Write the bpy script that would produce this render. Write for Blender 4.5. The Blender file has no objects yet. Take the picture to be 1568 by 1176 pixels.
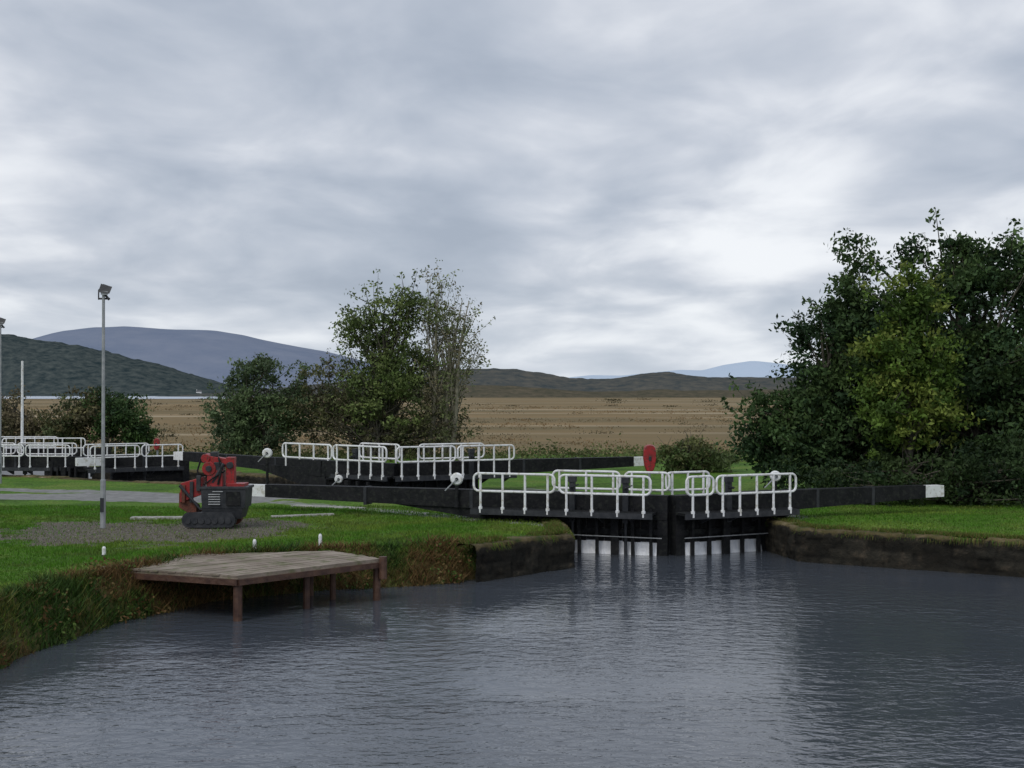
import bpy, math, random
import numpy as np
from mathutils import Vector, noise as mnoise
random.seed(7); rng=np.random.default_rng(7)
scene=bpy.context.scene
scene.view_settings.view_transform='Standard'; scene.view_settings.look='None'; scene.view_settings.exposure=0

# ------------------------------------------------------------ camera
cam=bpy.data.cameras.new("camera"); camo=bpy.data.objects.new("camera",cam)
scene.collection.objects.link(camo); scene.camera=camo
cam.sensor_width=36; cam.lens=43.6; cam.clip_start=0.1; cam.clip_end=60000
camo.location=(0,0,4.7); camo.rotation_euler=(math.radians(90.45),0,0)

# ------------------------------------------------------------ node helpers
def newmat(name):
    m=bpy.data.materials.new(name); m.use_nodes=True
    nt=m.node_tree; nt.nodes.clear()
    out=nt.nodes.new('ShaderNodeOutputMaterial')
    return m,nt,out
def N(nt,t,**kw):
    n=nt.nodes.new(t)
    for k,v in kw.items(): setattr(n,k,v)
    return n
def ramp(nt,stops,interp='LINEAR'):
    r=nt.nodes.new('ShaderNodeValToRGB'); cr=r.color_ramp; cr.interpolation=interp
    while len(cr.elements)<len(stops): cr.elements.new(0.5)
    for e,(p,c) in zip(cr.elements,stops):
        e.position=p; e.color=(c[0],c[1],c[2],1)
    return r
def coords(nt,scale=(1,1,1)):
    tc=nt.nodes.new('ShaderNodeTexCoord'); mp=nt.nodes.new('ShaderNodeMapping')
    mp.inputs['Scale'].default_value=scale
    nt.links.new(tc.outputs['Object'],mp.inputs['Vector']); return mp.outputs['Vector']
def noisemat(name,c1,c2,scale=4,rough=0.7,bump=0.2,bscale=20,metal=0,dirt=None,vs=(1,1,1),spec=0.5):
    m,nt,out=newmat(name); L=nt.links.new
    v=coords(nt,vs)
    n=N(nt,'ShaderNodeTexNoise'); n.inputs['Scale'].default_value=scale; n.inputs['Detail'].default_value=6
    L(v,n.inputs['Vector'])
    r=ramp(nt,[(0.35,c1),(0.65,c2)]); L(n.outputs['Fac'],r.inputs['Fac'])
    p=N(nt,'ShaderNodeBsdfPrincipled'); p.inputs['Roughness'].default_value=rough; p.inputs['Metallic'].default_value=metal
    p.inputs['Specular IOR Level'].default_value=spec
    col=r.outputs['Color']
    if dirt:
        n3=N(nt,'ShaderNodeTexNoise'); n3.inputs['Scale'].default_value=scale*2.7; n3.inputs['Detail'].default_value=8
        L(v,n3.inputs['Vector'])
        rr=ramp(nt,[(0.52,(0,0,0)),(0.68,(1,1,1))]); L(n3.outputs['Fac'],rr.inputs['Fac'])
        mx=N(nt,'ShaderNodeMixRGB'); mx.inputs['Color2'].default_value=(*dirt,1)
        L(rr.outputs['Color'],mx.inputs['Fac']); L(col,mx.inputs['Color1']); col=mx.outputs['Color']
    L(col,p.inputs['Base Color'])
    n2=N(nt,'ShaderNodeTexNoise'); n2.inputs['Scale'].default_value=bscale; n2.inputs['Detail'].default_value=5
    L(v,n2.inputs['Vector'])
    b=N(nt,'ShaderNodeBump'); b.inputs['Strength'].default_value=bump; b.inputs['Distance'].default_value=0.05
    L(n2.outputs['Fac'],b.inputs['Height']); L(b.outputs['Normal'],p.inputs['Normal'])
    L(p.outputs['BSDF'],out.inputs['Surface'])
    return m
M={}
M['white']=noisemat('white_paint',(0.84,0.85,0.86),(0.72,0.73,0.73),3,0.45,0.05,30,dirt=(0.52,0.50,0.44))
M['black']=noisemat('black_timber_paint',(0.007,0.008,0.009),(0.016,0.016,0.018),3,0.65,0.3,14,spec=0.2,dirt=(0.025,0.027,0.024))
M['steel']=noisemat('galvanised_steel',(0.3,0.32,0.33),(0.42,0.43,0.44),5,0.5,0.05,30,metal=0.5)
M['darksteel']=noisemat('dark_steel',(0.022,0.025,0.03),(0.045,0.047,0.052),6,0.5,0.1,20,spec=0.3)
M['red']=noisemat('red_paint',(0.36,0.018,0.022),(0.24,0.015,0.015),5,0.4,0.1,20,dirt=(0.09,0.03,0.02))
M['rust']=noisemat('rusty_iron',(0.16,0.05,0.028),(0.07,0.03,0.02),7,0.85,0.4,20)
M['concrete']=noisemat('concrete',(0.30,0.30,0.28),(0.42,0.41,0.39),3,0.8,0.3,15,dirt=(0.16,0.15,0.10))
M['deck']=noisemat('weathered_boards',(0.17,0.135,0.10),(0.30,0.25,0.20),1.3,0.8,0.5,12,dirt=(0.13,0.13,0.06))
M['wood']=noisemat('wet_brown_wood',(0.05,0.022,0.015),(0.10,0.05,0.03),5,0.6,0.4,14)
M['bark']=noisemat('bark',(0.05,0.045,0.033),(0.11,0.10,0.075),4,0.9,0.8,12)
M['barklight']=noisemat('grey_bark',(0.15,0.14,0.10),(0.26,0.24,0.18),4,0.9,0.5,12)
M['glass']=noisemat('lamp_glass',(0.3,0.32,0.34),(0.4,0.42,0.44),4,0.1,0,5)
M['slate']=noisemat('slate',(0.06,0.065,0.07),(0.09,0.09,0.1),1,0.6,0.2,5)
M['hull']=noisemat('hull_paint',(0.6,0.62,0.65),(0.7,0.7,0.7),1,0.4,0.0,5)
M['gap_glint']=noisemat('painted_sky_glint',(0.93,0.94,0.96),(0.78,0.81,0.86),5,0.3,0.6,18,vs=(1,1,0.15))  # near-white colour standing in for sky reflected below the gates

# ------------------------------------------------------------ mesh builder
class MB:
    def __init__(s): s.v=[]; s.f=[]; s.m=[]; s.mats=[]
    def mi(s,k):
        if k not in s.mats: s.mats.append(k)
        return s.mats.index(k)
    def add(s,vs,fs,k):
        o=len(s.v); s.v+= [tuple(p) for p in vs]; i=s.mi(k)
        for f in fs: s.f.append(tuple(o+a for a in f)); s.m.append(i)
    def hexa(s,b,t,k):
        n=len(b)
        fs=[tuple(range(n-1,-1,-1)),tuple(range(n,2*n))]+[(i,(i+1)%n,n+(i+1)%n,n+i) for i in range(n)]
        s.add(list(b)+list(t),fs,k)
    def obox(s,c,hx,hy,hz,k,u=(1,0),taper=1.0):
        ux,uy=u; l=math.hypot(ux,uy); ux/=l; uy/=l
        def P(a,b,z): return (c[0]+a*ux-b*uy,c[1]+a*uy+b*ux,c[2]+z)
        b=[P(-hx*taper,-hy*taper,-hz),P(hx*taper,-hy*taper,-hz),P(hx*taper,hy*taper,-hz),P(-hx*taper,hy*taper,-hz)]
        t=[P(-hx,-hy,hz),P(hx,-hy,hz),P(hx,hy,hz),P(-hx,hy,hz)]
        s.hexa(b,t,k)
    def beam(s,p0,p1,w0,h0,w1,h1,k):
        p0=Vector(p0);p1=Vector(p1); d=(p1-p0).normalized(); sd=d.cross(Vector((0,0,1))).normalized()
        A=[p0-sd*w0/2,p0+sd*w0/2,p0+sd*w0/2-Vector((0,0,h0)),p0-sd*w0/2-Vector((0,0,h0))]
        B=[p1-sd*w1/2,p1+sd*w1/2,p1+sd*w1/2-Vector((0,0,h1)),p1-sd*w1/2-Vector((0,0,h1))]
        s.hexa(A,B,k)
    def path(s,pts,rs,k,n=6,cap=True):
        pts=[Vector(p) for p in pts]
        if not hasattr(rs,'__len__'): rs=[rs]*len(pts)
        rings=[]; ref=None
        for i,p in enumerate(pts):
            if i==0: d=pts[1]-pts[0]
            elif i==len(pts)-1: d=pts[-1]-pts[-2]
            else: d=(pts[i+1]-pts[i]).normalized()+(pts[i]-pts[i-1]).normalized()
            if d.length<1e-6: d=Vector((0,0,1))
            d.normalize()
            if ref is None: ref=Vector((1,0,0)) if abs(d.x)<0.8 else Vector((0,1,0))
            a=(ref-d*ref.dot(d)).normalized(); ref=a; b=d.cross(a)
            rings.append([p+(a*math.cos(2*math.pi*j/n)+b*math.sin(2*math.pi*j/n))*rs[i] for j in range(n)])
        vs=[q for r in rings for q in r]; fs=[]
        for i in range(len(pts)-1):
            for j in range(n): fs.append((i*n+j,i*n+(j+1)%n,(i+1)*n+(j+1)%n,(i+1)*n+j))
        if cap: fs.append(tuple(range(n-1,-1,-1))); fs.append(tuple(range(len(vs)-n,len(vs))))
        s.add(vs,fs,k)
    def done(s,name,parent=None,smooth=False,bevel=0):
        me=bpy.data.meshes.new(name); me.from_pydata(s.v,[],s.f); 
        for k in s.mats: me.materials.append(M[k])
        me.polygons.foreach_set('material_index',s.m)
        if smooth: me.polygons.foreach_set('use_smooth',[True]*len(s.f))
        me.update()
        o=bpy.data.objects.new(name,me); scene.collection.objects.link(o)
        if bevel:
            b=o.modifiers.new('bevel','BEVEL'); b.width=bevel; b.segments=2; b.limit_method='ANGLE'
        if parent: o.parent=parent
        return o
def npmesh(name,verts,quads,mats,col=None,attrs=None,k=4,smooth=False,parent=None):
    me=bpy.data.meshes.new(name); nv=len(verts); nf=len(quads)
    me.vertices.add(nv); me.vertices.foreach_set('co',np.asarray(verts,dtype=np.float32).ravel())
    me.loops.add(nf*k); me.loops.foreach_set('vertex_index',np.asarray(quads,dtype=np.int32).ravel())
    me.polygons.add(nf); me.polygons.foreach_set('loop_start',np.arange(0,nf*k,k,dtype=np.int32))
    me.polygons.foreach_set('loop_total',np.full(nf,k,dtype=np.int32))
    if smooth: me.polygons.foreach_set('use_smooth',np.ones(nf,dtype=bool))
    for m in mats: me.materials.append(m)
    if col is not None:
        a=me.color_attributes.new('col','FLOAT_COLOR','POINT'); a.data.foreach_set('color',np.asarray(col,dtype=np.float32).ravel())
    if attrs:
        for n_,arr in attrs.items():
            a=me.attributes.new(n_,'FLOAT','POINT'); a.data.foreach_set('value',np.asarray(arr,dtype=np.float32).ravel())
    me.update(calc_edges=True); me.validate()
    o=bpy.data.objects.new(name,me); scene.collection.objects.link(o)
    if parent: o.parent=parent
    return o
def empty(name):
    e=bpy.data.objects.new(name,None); scene.collection.objects.link(e); return e
_perm=rng.random((257,257))
def vnoise(x,y):
    xi=np.floor(x).astype(int); yi=np.floor(y).astype(int); fx=x-xi; fy=y-yi
    fx=fx*fx*(3-2*fx); fy=fy*fy*(3-2*fy)
    a=_perm[xi%256,yi%256];b=_perm[(xi+1)%256,yi%256];c=_perm[xi%256,(yi+1)%256];d=_perm[(xi+1)%256,(yi+1)%256]
    return (a*(1-fx)+b*fx)*(1-fy)+(c*(1-fx)+d*fx)*fy
def fbm(x,y,o=5):
    s=0;a=0.5
    for i in range(o): s=s+a*vnoise(x*2**i+17*i,y*2**i+31*i); a*=0.5
    return s

# ------------------------------------------------------------ terrain
canal=[(-16,-20),(-11,5),(-9.6,14),(-8.7,19),(-8.6,22),(-7.9,25.5),(-6.6,28),(-4.4,29.5),(-2.6,30.0),(-0.9,30.9),
       (1.65,33.6),(1.5,37.1),(-7.6,49.3),(-22.5,57.5),(-32,61),(-31,67),(-17,62),(-1.6,49.0),(7.6,37.4),(8.0,34.8),(13.1,31.8),(25,27),(60,16),(60,-20)]
WALL0=9; WALL1=22
def seg_dist(px,py,a,b):
    ax,ay=a;bx,by=b; dx=bx-ax;dy=by-ay
    t=np.clip(((px-ax)*dx+(py-ay)*dy)/(dx*dx+dy*dy),0,1)
    return np.hypot(px-(ax+t*dx),py-(ay+t*dy))
def inside(px,py,poly):
    r=np.zeros(px.shape,bool); n=len(poly)
    for i in range(n):
        x1,y1=poly[i];x2,y2=poly[(i+1)%n]
        if y1==y2: continue
        c=((y1>py)!=(y2>py))&(px<(x2-x1)*(py-y1)/(y2-y1)+x1)
        r^=c
    return r
def smooth(t): t=np.clip(t,0,1); return t*t*(3-2*t)
def ground(px,py):
    dg=np.full(px.shape,1e9); dw=np.full(px.shape,1e9)
    for i in range(len(canal)):
        d=seg_dist(px,py,canal[i],canal[(i+1)%len(canal)])
        if WALL0<=i<=WALL1: dw=np.minimum(dw,d)
        elif i<WALL0: dg=np.minimum(dg,d)
    ins=inside(px,py,canal)
    base=0.9+0.10*(fbm(px*0.25,py*0.25)-0.5)*2*smooth(np.minimum(dg,dw)/3)
    base=base+0.02*(fbm(px*1.5,py*1.5)-0.5)
    edge=75+6*(vnoise(px*0.05+3,py*0)-0.5)
    drop=smooth((py-edge)/22)
    base=base-drop*6.1
    w=1.0+0.7*(vnoise(px*0.7,py*0.7)-0.5)
    slope=-0.45+1.35*np.clip(dg/w,0,1)**0.7+0.12*(vnoise(px*2.3,py*2.3)-0.5)
    h=np.where(dg<w,np.minimum(base,slope),base)
    h=np.where(dw<0.32,-1.5,h)
    h=np.where(ins,-1.5,h)
    h=np.where((dw<0.8)&(dw>=0.32)&(~ins)&(dg>w),0.89,h)
    return h,dg,dw,ins
def ell(px,py,cx,cy,rx,ry): return 1-np.hypot((px-cx)/rx,(py-cy)/ry)
def gravelmask(px,py):
    nn=(fbm(px*0.6,py*0.6)-0.5)*0.9+(fbm(px*2.1,py*2.1)-0.5)*0.9
    g=np.maximum(ell(px,py,-10.5,33.8,4.8,3.9),ell(px,py,-8.3,35.5,3.0,2.6))+nn
    g1=smooth(g*2.0+0.25)*0.88
    path=smooth((1.9-np.abs(py-45.6+0.10*(px+14)))/0.5+nn)*smooth((-8.0-px)/1.0)
    d=seg_dist(px,py,(-8,43.5),(1,36.2)); p2=smooth((0.8-d)/0.4+nn*0.8)*0.6
    d=seg_dist(px,py,(-8,45.5),(-24,51)); p3=smooth((0.9-d)/0.4+nn)*0.8
    d=seg_dist(px,py,(9,38),(1,50)); p4=smooth((0.9-d)/0.4+nn)*0.5
    return g1, np.maximum.reduce([path,p2,p3,p4])
step=0.3
xs=np.arange(-75,75.01,step); ys=np.arange(-20,108,step)
X,Y=np.meshgrid(xs,ys); Hh,dg,dw,ins=ground(X,Y)
g1,g2=gravelmask(X,Y)
edge=smooth((1.6-dg)/1.2)
nx=len(xs);ny=len(ys)
V=np.stack([X,Y,Hh],-1).reshape(-1,3)
I=np.arange(nx*ny).reshape(ny,nx)
Q=np.stack([I[:-1,:-1],I[:-1,1:],I[1:,1:],I[1:,:-1]],-1).reshape(-1,4)
m,nt,out=newmat('grass_and_gravel'); L=nt.links.new
v=coords(nt)
def tn(scale,detail=6,vec=None,rough=0.55):
    n=N(nt,'ShaderNodeTexNoise'); n.inputs['Scale'].default_value=scale; n.inputs['Detail'].default_value=detail; n.inputs['Roughness'].default_value=rough
    L(vec or v,n.inputs['Vector']); return n.outputs['Fac']
ga=ramp(nt,[(0.3,(0.05,0.105,0.014)),(0.5,(0.085,0.18,0.02)),(0.7,(0.15,0.21,0.04))]); L(tn(0.45,8),ga.inputs['Fac'])
gb=ramp(nt,[(0.35,(0.5,0.5,0.5)),(0.65,(1.2,1.2,1.2))]); L(tn(9,4),gb.inputs['Fac'])
mg=N(nt,'ShaderNodeMixRGB',blend_type='MULTIPLY'); mg.inputs['Fac'].default_value=1; L(ga.outputs[0],mg.inputs[1]); L(gb.outputs[0],mg.inputs[2])
gr=ramp(nt,[(0.3,(0.08,0.068,0.05)),(0.55,(0.14,0.125,0.098)),(0.75,(0.23,0.21,0.18))]); L(tn(7,8,rough=0.7),gr.inputs['Fac'])
pr=ramp(nt,[(0.3,(0.17,0.17,0.165)),(0.7,(0.27,0.27,0.265))]); L(tn(3,8),pr.inputs['Fac'])
er=ramp(nt,[(0.35,(0.05,0.065,0.018)),(0.65,(0.11,0.08,0.035))]); L(tn(2.5,6),er.inputs['Fac'])
def attr(n): a=N(nt,'ShaderNodeAttribute',attribute_name=n); return a.outputs['Fac']
def mixc(f,a,b,k=1):
    x=N(nt,'ShaderNodeMixRGB'); L(f,x.inputs[0]); L(a,x.inputs[1]); L(b,x.inputs[2]); return x.outputs[0]
def breakup(at,sc):
    mm=N(nt,'ShaderNodeMath',operation='MULTIPLY_ADD'); L(tn(sc,6),mm.inputs[0]); mm.inputs[1].default_value=1.3; mm.inputs[2].default_value=-0.65
    ad=N(nt,'ShaderNodeMath',operation='ADD'); L(attr(at),ad.inputs[0]); L(mm.outputs[0],ad.inputs[1])
    r=ramp(nt,[(0.35,(0,0,0)),(0.65,(1,1,1))]); L(ad.outputs[0],r.inputs[0]); return r.outputs[0]
c=mixc(breakup('gravel',2),mg.outputs[0],gr.outputs[0])
c=mixc(breakup('path',1.5),c,pr.outputs[0])
c=mixc(breakup('edge',2),c,er.outputs[0])
p=N(nt,'ShaderNodeBsdfPrincipled'); p.inputs['Roughness'].default_value=0.9; p.inputs['Specular IOR Level'].default_value=0.15
L(c,p.inputs['Base Color'])
b=N(nt,'ShaderNodeBump'); b.inputs['Strength'].default_value=0.6; b.inputs['Distance'].default_value=0.08; L(tn(14,6),b.inputs['Height']); L(b.outputs[0],p.inputs['Normal'])
L(p.outputs[0],out.inputs[0])
npmesh('canal_bank_ground',V,Q,[m],attrs={'gravel':g1,'path':g2,'edge':edge},smooth=True)

# bog plain (reaches the horizon)
m,nt,out=newmat('bog_grass'); L=nt.links.new
v=coords(nt,(0.45,1,1))
r1=ramp(nt,[(0.32,(0.13,0.112,0.062)),(0.45,(0.19,0.145,0.08)),(0.58,(0.24,0.17,0.088)),(0.72,(0.29,0.225,0.13))]); L(tn(0.012,12,rough=0.68),r1.inputs[0])
v2=coords(nt,(0.3,0.9,1))
r2=ramp(nt,[(0.46,(0,0,0)),(0.66,(0.7,0.7,0.7))]); L(tn(0.006,11,vec=v2,rough=0.68),r2.inputs[0])
v3=coords(nt,(0.22,1.4,1))
r3=ramp(nt,[(0.55,(0,0,0)),(0.63,(0.75,0.75,0.75))]); L(tn(0.009,9,vec=v3,rough=0.55),r3.inputs[0])
dark=N(nt,'ShaderNodeRGB'); dark.outputs[0].default_value=(0.115,0.10,0.055,1)
straw=N(nt,'ShaderNodeRGB'); straw.outputs[0].default_value=(0.40,0.335,0.235,1)
c=mixc(r2.outputs[0],r1.outputs[0],dark.outputs[0]); c=mixc(r3.outputs[0],c,straw.outputs[0])
p=N(nt,'ShaderNodeBsdfPrincipled'); p.inputs['Roughness'].default_value=1; p.inputs['Specular IOR Level'].default_value=0.05
L(c,p.inputs['Base Color']); L(p.outputs[0],out.inputs[0])
gx=np.concatenate([-np.geomspace(20000,20,40),np.geomspace(20,20000,40)]); gy=np.concatenate([[-3000,-500,0],np.geomspace(60,30000,80)])
GX,GY=np.meshgrid(gx,gy); GZ=-5+0*GX
I=np.arange(GX.size).reshape(GX.shape)
npmesh('ground',np.stack([GX,GY,GZ],-1).reshape(-1,3),np.stack([I[:-1,:-1],I[:-1,1:],I[1:,1:],I[1:,:-1]],-1).reshape(-1,4),[m])

# ------------------------------------------------------------ water
def watermat(name,s1,dist,far=False):
    m,nt,out=newmat(name); L=nt.links.new
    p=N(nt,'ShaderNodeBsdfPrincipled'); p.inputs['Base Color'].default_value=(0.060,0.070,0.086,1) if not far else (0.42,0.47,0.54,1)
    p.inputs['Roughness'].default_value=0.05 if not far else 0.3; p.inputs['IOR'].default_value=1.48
    def nz(sc,vs,det,rot=0):
        tc=nt.nodes.new('ShaderNodeTexCoord'); mp=nt.nodes.new('ShaderNodeMapping'); mp.inputs['Scale'].default_value=vs; mp.inputs['Rotation'].default_value=(0,0,rot)
        L(tc.outputs['Object'],mp.inputs['Vector'])
        n=N(nt,'ShaderNodeTexNoise'); n.inputs['Scale'].default_value=sc; n.inputs['Detail'].default_value=det; n.inputs['Distortion'].default_value=0.4
        L(mp.outputs[0],n.inputs['Vector']); return n.outputs['Fac']
    a=nz(3.6*s1,(0.65,1,1),4,0.35); b_=nz(9*s1,(0.6,1,1),2,-0.3); c_=nz(0.16*s1,(0.7,1.3,1),5)
    rr=ramp(nt,[(0.38,(0.28,0.28,0.28)),(0.62,(1,1,1))]); L(c_,rr.inputs[0])
    ad=N(nt,'ShaderNodeMath',operation='MULTIPLY_ADD'); L(b_,ad.inputs[0]); ad.inputs[1].default_value=0.38; L(a,ad.inputs[2])
    mu=N(nt,'ShaderNodeMath',operation='MULTIPLY'); L(ad.outputs[0],mu.inputs[0]); L(rr.outputs[0],mu.inputs[1])
    b=N(nt,'ShaderNodeBump'); b.inputs['Strength'].default_value=1.0; b.inputs['Distance'].default_value=dist
    L(mu.outputs[0],b.inputs['Height']); L(b.outputs['Normal'],p.inputs['Normal']); L(p.outputs[0],out.inputs[0]); return m
M['water']=watermat('canal_water',1.0,0.040)
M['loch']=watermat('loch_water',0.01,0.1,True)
mb=MB(); mb.add([(-74,-19,0),(74,-19,0),(74,70,0),(-74,70,0)],[(0,1,2,3)],'water'); mb.done('water')
mb=MB(); mb.add([(-5000,2100,-4.4),(-1400,2150,-4.4),(-900,2250,-4.4),(-520,2200,-4.4),(-560,2500,-4.4),(-700,3300,-4.4),(-1000,5200,-4.4),(-6000,5200,-4.4)],[tuple(range(8))],'loch'); mb.done('loch_water')

# ------------------------------------------------------------ rough stone quay walls
m,nt,out=newmat('weathered_quay_stone'); L=nt.links.new; v=coords(nt)
r1=ramp(nt,[(0.3,(0.010,0.010,0.008)),(0.55,(0.026,0.023,0.017)),(0.75,(0.075,0.058,0.04))]); L(tn(3,10,rough=0.7),r1.inputs[0])
r2=ramp(nt,[(0.35,(0.04,0.055,0.015)),(0.5,(0.10,0.08,0.035)),(0.65,(0.15,0.12,0.07)),(0.8,(0.26,0.24,0.18))]); L(tn(2.2,10,rough=0.65),r2.inputs[0])
c=mixc(breakup('top',4),r1.outputs[0],r2.outputs[0])
bl=N(nt,'ShaderNodeAttribute',attribute_name='blk'); mm=N(nt,'ShaderNodeMixRGB',blend_type='MULTIPLY'); mm.inputs[0].default_value=1; L(c,mm.inputs[1]); L(bl.outputs['Fac'],mm.inputs[2])
p=N(nt,'ShaderNodeBsdfPrincipled'); p.inputs['Roughness'].default_value=0.8; p.inputs['Specular IOR Level'].default_value=0.2
b=N(nt,'ShaderNodeBump'); b.inputs['Strength'].default_value=1.0; b.inputs['Distance'].default_value=0.08; L(tn(7,9,rough=0.7),b.inputs['Height']); L(b.outputs[0],p.inputs['Normal'])
L(mm.outputs[0],p.inputs['Base Color']); L(p.outputs[0],out.inputs[0]); M['quay']=m
def wall(name,i0,i1,res=0.07):
    pts=[Vector((*canal[i],0)) for i in range(i0,i1+1)]
    ns=[]
    for i in range(len(pts)-1):
        d=(pts[i+1]-pts[i]).normalized(); n=Vector((-d.y,d.x,0)); q=(pts[i]+pts[i+1])/2+n*0.2
        if inside(np.array([q.x]),np.array([q.y]),canal)[0]: n=-n
        ns.append(n)
    P=[];NR=[];S=[]; s0=0
    for i in range(len(pts)-1):
        l=(pts[i+1]-pts[i]).length; k=max(2,int(l/res))
        for j in range(k+(i==len(pts)-2)):
            t=j/k; q=pts[i].lerp(pts[i+1],t); n=ns[i].copy()
            ds=t*l; de=l-ds
            if ds<0.35 and i>0: n=(ns[i]*(0.5+0.5*ds/0.35)+ns[i-1]*(0.5-0.5*ds/0.35))
            if de<0.35 and i<len(pts)-2: n=(ns[i]*(0.5+0.5*de/0.35)+ns[i+1]*(0.5-0.5*de/0.35))
            n.normalize(); P.append((q.x,q.y)); NR.append((n.x,n.y)); S.append(s0+ds)
        s0+=l
    P=np.array(P);NR=np.array(NR);S=np.array(S)
    prof=[(0.0,z,0) for z in np.arange(-1.5,0.80,0.07)]+[(0.01,0.84,0.5),(0.03,0.90,1),(0.08,0.93,1)]+[(o,0.94,1) for o in (0.2,0.3,0.42,0.55,0.66)]+[(0.72,0.86,1)]
    O=np.array([a for a,_,_ in prof]);Z=np.array([b for _,b,_ in prof]);TT=np.array([c for _,_,c in prof])
    SS,ZZ=np.meshgrid(S,Z); OO=np.repeat(O[:,None],len(S),1); TP=np.repeat(TT[:,None],len(S),1)
    zz=ZZ+0.12*(vnoise(SS*1.3,ZZ*2+i0)-0.5)+2
    course=np.where(TP>0,99,np.floor(zz/0.27))
    bx=SS/np.where(TP>0,1.15,0.6)+course*0.47+0.7*vnoise(SS*0.9,course*3.1)+0.15*vnoise(SS*5,ZZ*5)
    bi=np.floor(bx); fx=np.minimum(bx-bi,1-(bx-bi)); fz=(zz/0.27)%1; fz=np.where(TP>0,0.5,np.minimum(fz,1-fz))
    joint=np.minimum(smooth(fx/0.07),smooth(fz/0.12))
    rb=_perm[(bi.astype(int)*13+5)%256,(course.astype(int)*29+3)%256]
    disp=-(rb*0.055)+0.03*(1-joint)+0.14*(fbm(SS*2.5,ZZ*2.5+9*i0)-0.5)
    ztop=np.where(TP>0,-(1-joint)*0.03+0.07*(rb-0.5)+0.10*(fbm(SS*2,OO*2)-0.5),0)
    off=OO+disp
    VX=P[None,:,0]+NR[None,:,0]*off; VY=P[None,:,1]+NR[None,:,1]*off; VZ=ZZ+ztop
    I=np.arange(VX.size).reshape(VX.shape)
    blk=(0.55+0.9*rb)*(0.5+0.5*joint)
    top=np.maximum(TP*0.9,smooth((ZZ-0.65)/0.3)*0.45)
    npmesh(name,np.stack([VX,VY,VZ],-1).reshape(-1,3),np.stack([I[:-1,:-1],I[:-1,1:],I[1:,1:],I[1:,:-1]],-1).reshape(-1,4),[M['quay']],attrs={'top':top,'blk':blk})
wall('stone_quay_wall',9,14); wall('stone_quay_wall',15,22)

# ------------------------------------------------------------ hills
def hill(name,y0,prof,depth,c1,c2,nsc,namp,nx=400,ny=40,tsc=9.0,rugged=0.0):
    prof=[((px-784)*y0/1900, 4.7+(603-py)*y0/1900) for px,py in prof]
    xs=np.linspace(prof[0][0],prof[-1][0],nx); zp=np.interp(xs,[a for a,_ in prof],[b for _,b in prof])
    k=np.ones(7)/7; zp=np.convolve(np.pad(zp,3,mode='edge'),k,'valid')
    t=np.linspace(-1,1,ny); XX,T=np.meshgrid(xs,t)
    YY=y0+T*depth
    sh=np.cos(T*math.pi/2)**1.1
    nn=(fbm(XX/nsc,YY/nsc,6)-0.5)
    ZZ=-8+(zp[None,:]+8)*sh*(1+namp*nn*(0.35+np.abs(T)))+rugged*(fbm(XX/60,YY/60,4)-0.5)*sh
    I=np.arange(XX.size).reshape(XX.shape)
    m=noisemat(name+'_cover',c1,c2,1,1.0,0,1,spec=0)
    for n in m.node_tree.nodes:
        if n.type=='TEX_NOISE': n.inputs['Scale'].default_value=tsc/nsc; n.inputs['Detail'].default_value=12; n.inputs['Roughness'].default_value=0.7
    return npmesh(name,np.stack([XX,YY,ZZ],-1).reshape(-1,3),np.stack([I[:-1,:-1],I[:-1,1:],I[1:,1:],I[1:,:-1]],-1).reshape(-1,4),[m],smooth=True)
hill('wooded_hill',5600,[(-500,470),(-200,490),(0,508),(60,521),(110,527),(150,532),(200,548),(240,556),(300,576),(350,592),(390,603),(420,608)],800,(0.022,0.036,0.041),(0.085,0.10,0.095),300,0.4,tsc=8,rugged=26)
hill('distant_mountain',11000,[(-100,570),(40,545),(80,523),(120,509),(160,503),(200,502),(260,506),(330,507),(375,513),(410,521),(460,530),(500,537),(560,553),(640,575),(720,600),(760,608)],2500,(0.165,0.20,0.275),(0.205,0.235,0.305),1800,0.25,tsc=5)  # aerial haze put into the blue-grey base colour
hill('moorland_hill',4300,[(280,606),(420,597),(560,580),(660,570),(720,566),(760,567),(800,567),(840,574),(870,580),(910,582),(950,580),(985,573),(1015,571),(1050,575),(1080,579),(1140,578),(1200,577),(1320,572),(1568,560),(1900,570),(2300,606)],500,(0.05,0.062,0.066),(0.115,0.11,0.095),160,0.5,tsc=4,rugged=16)
hill('low_moor',3300,[(480,608),(560,604),(660,592),(740,588),(800,591),(850,597),(900,600),(960,599),(1010,596),(1080,599),(1180,597),(1400,594),(1900,606)],250,(0.06,0.062,0.045),(0.125,0.105,0.075),90,0.9,tsc=4)
hill('far_hills',19000,[(700,606),(850,580),(905,574),(950,575),(990,571),(1040,566),(1075,567),(1110,558),(1150,552),(1190,556),(1260,570),(1400,582),(1568,590)],3000,(0.45,0.54,0.65),(0.47,0.55,0.66),3000,0.15)  # distance haze painted in as a pale, near-sky colour

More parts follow.
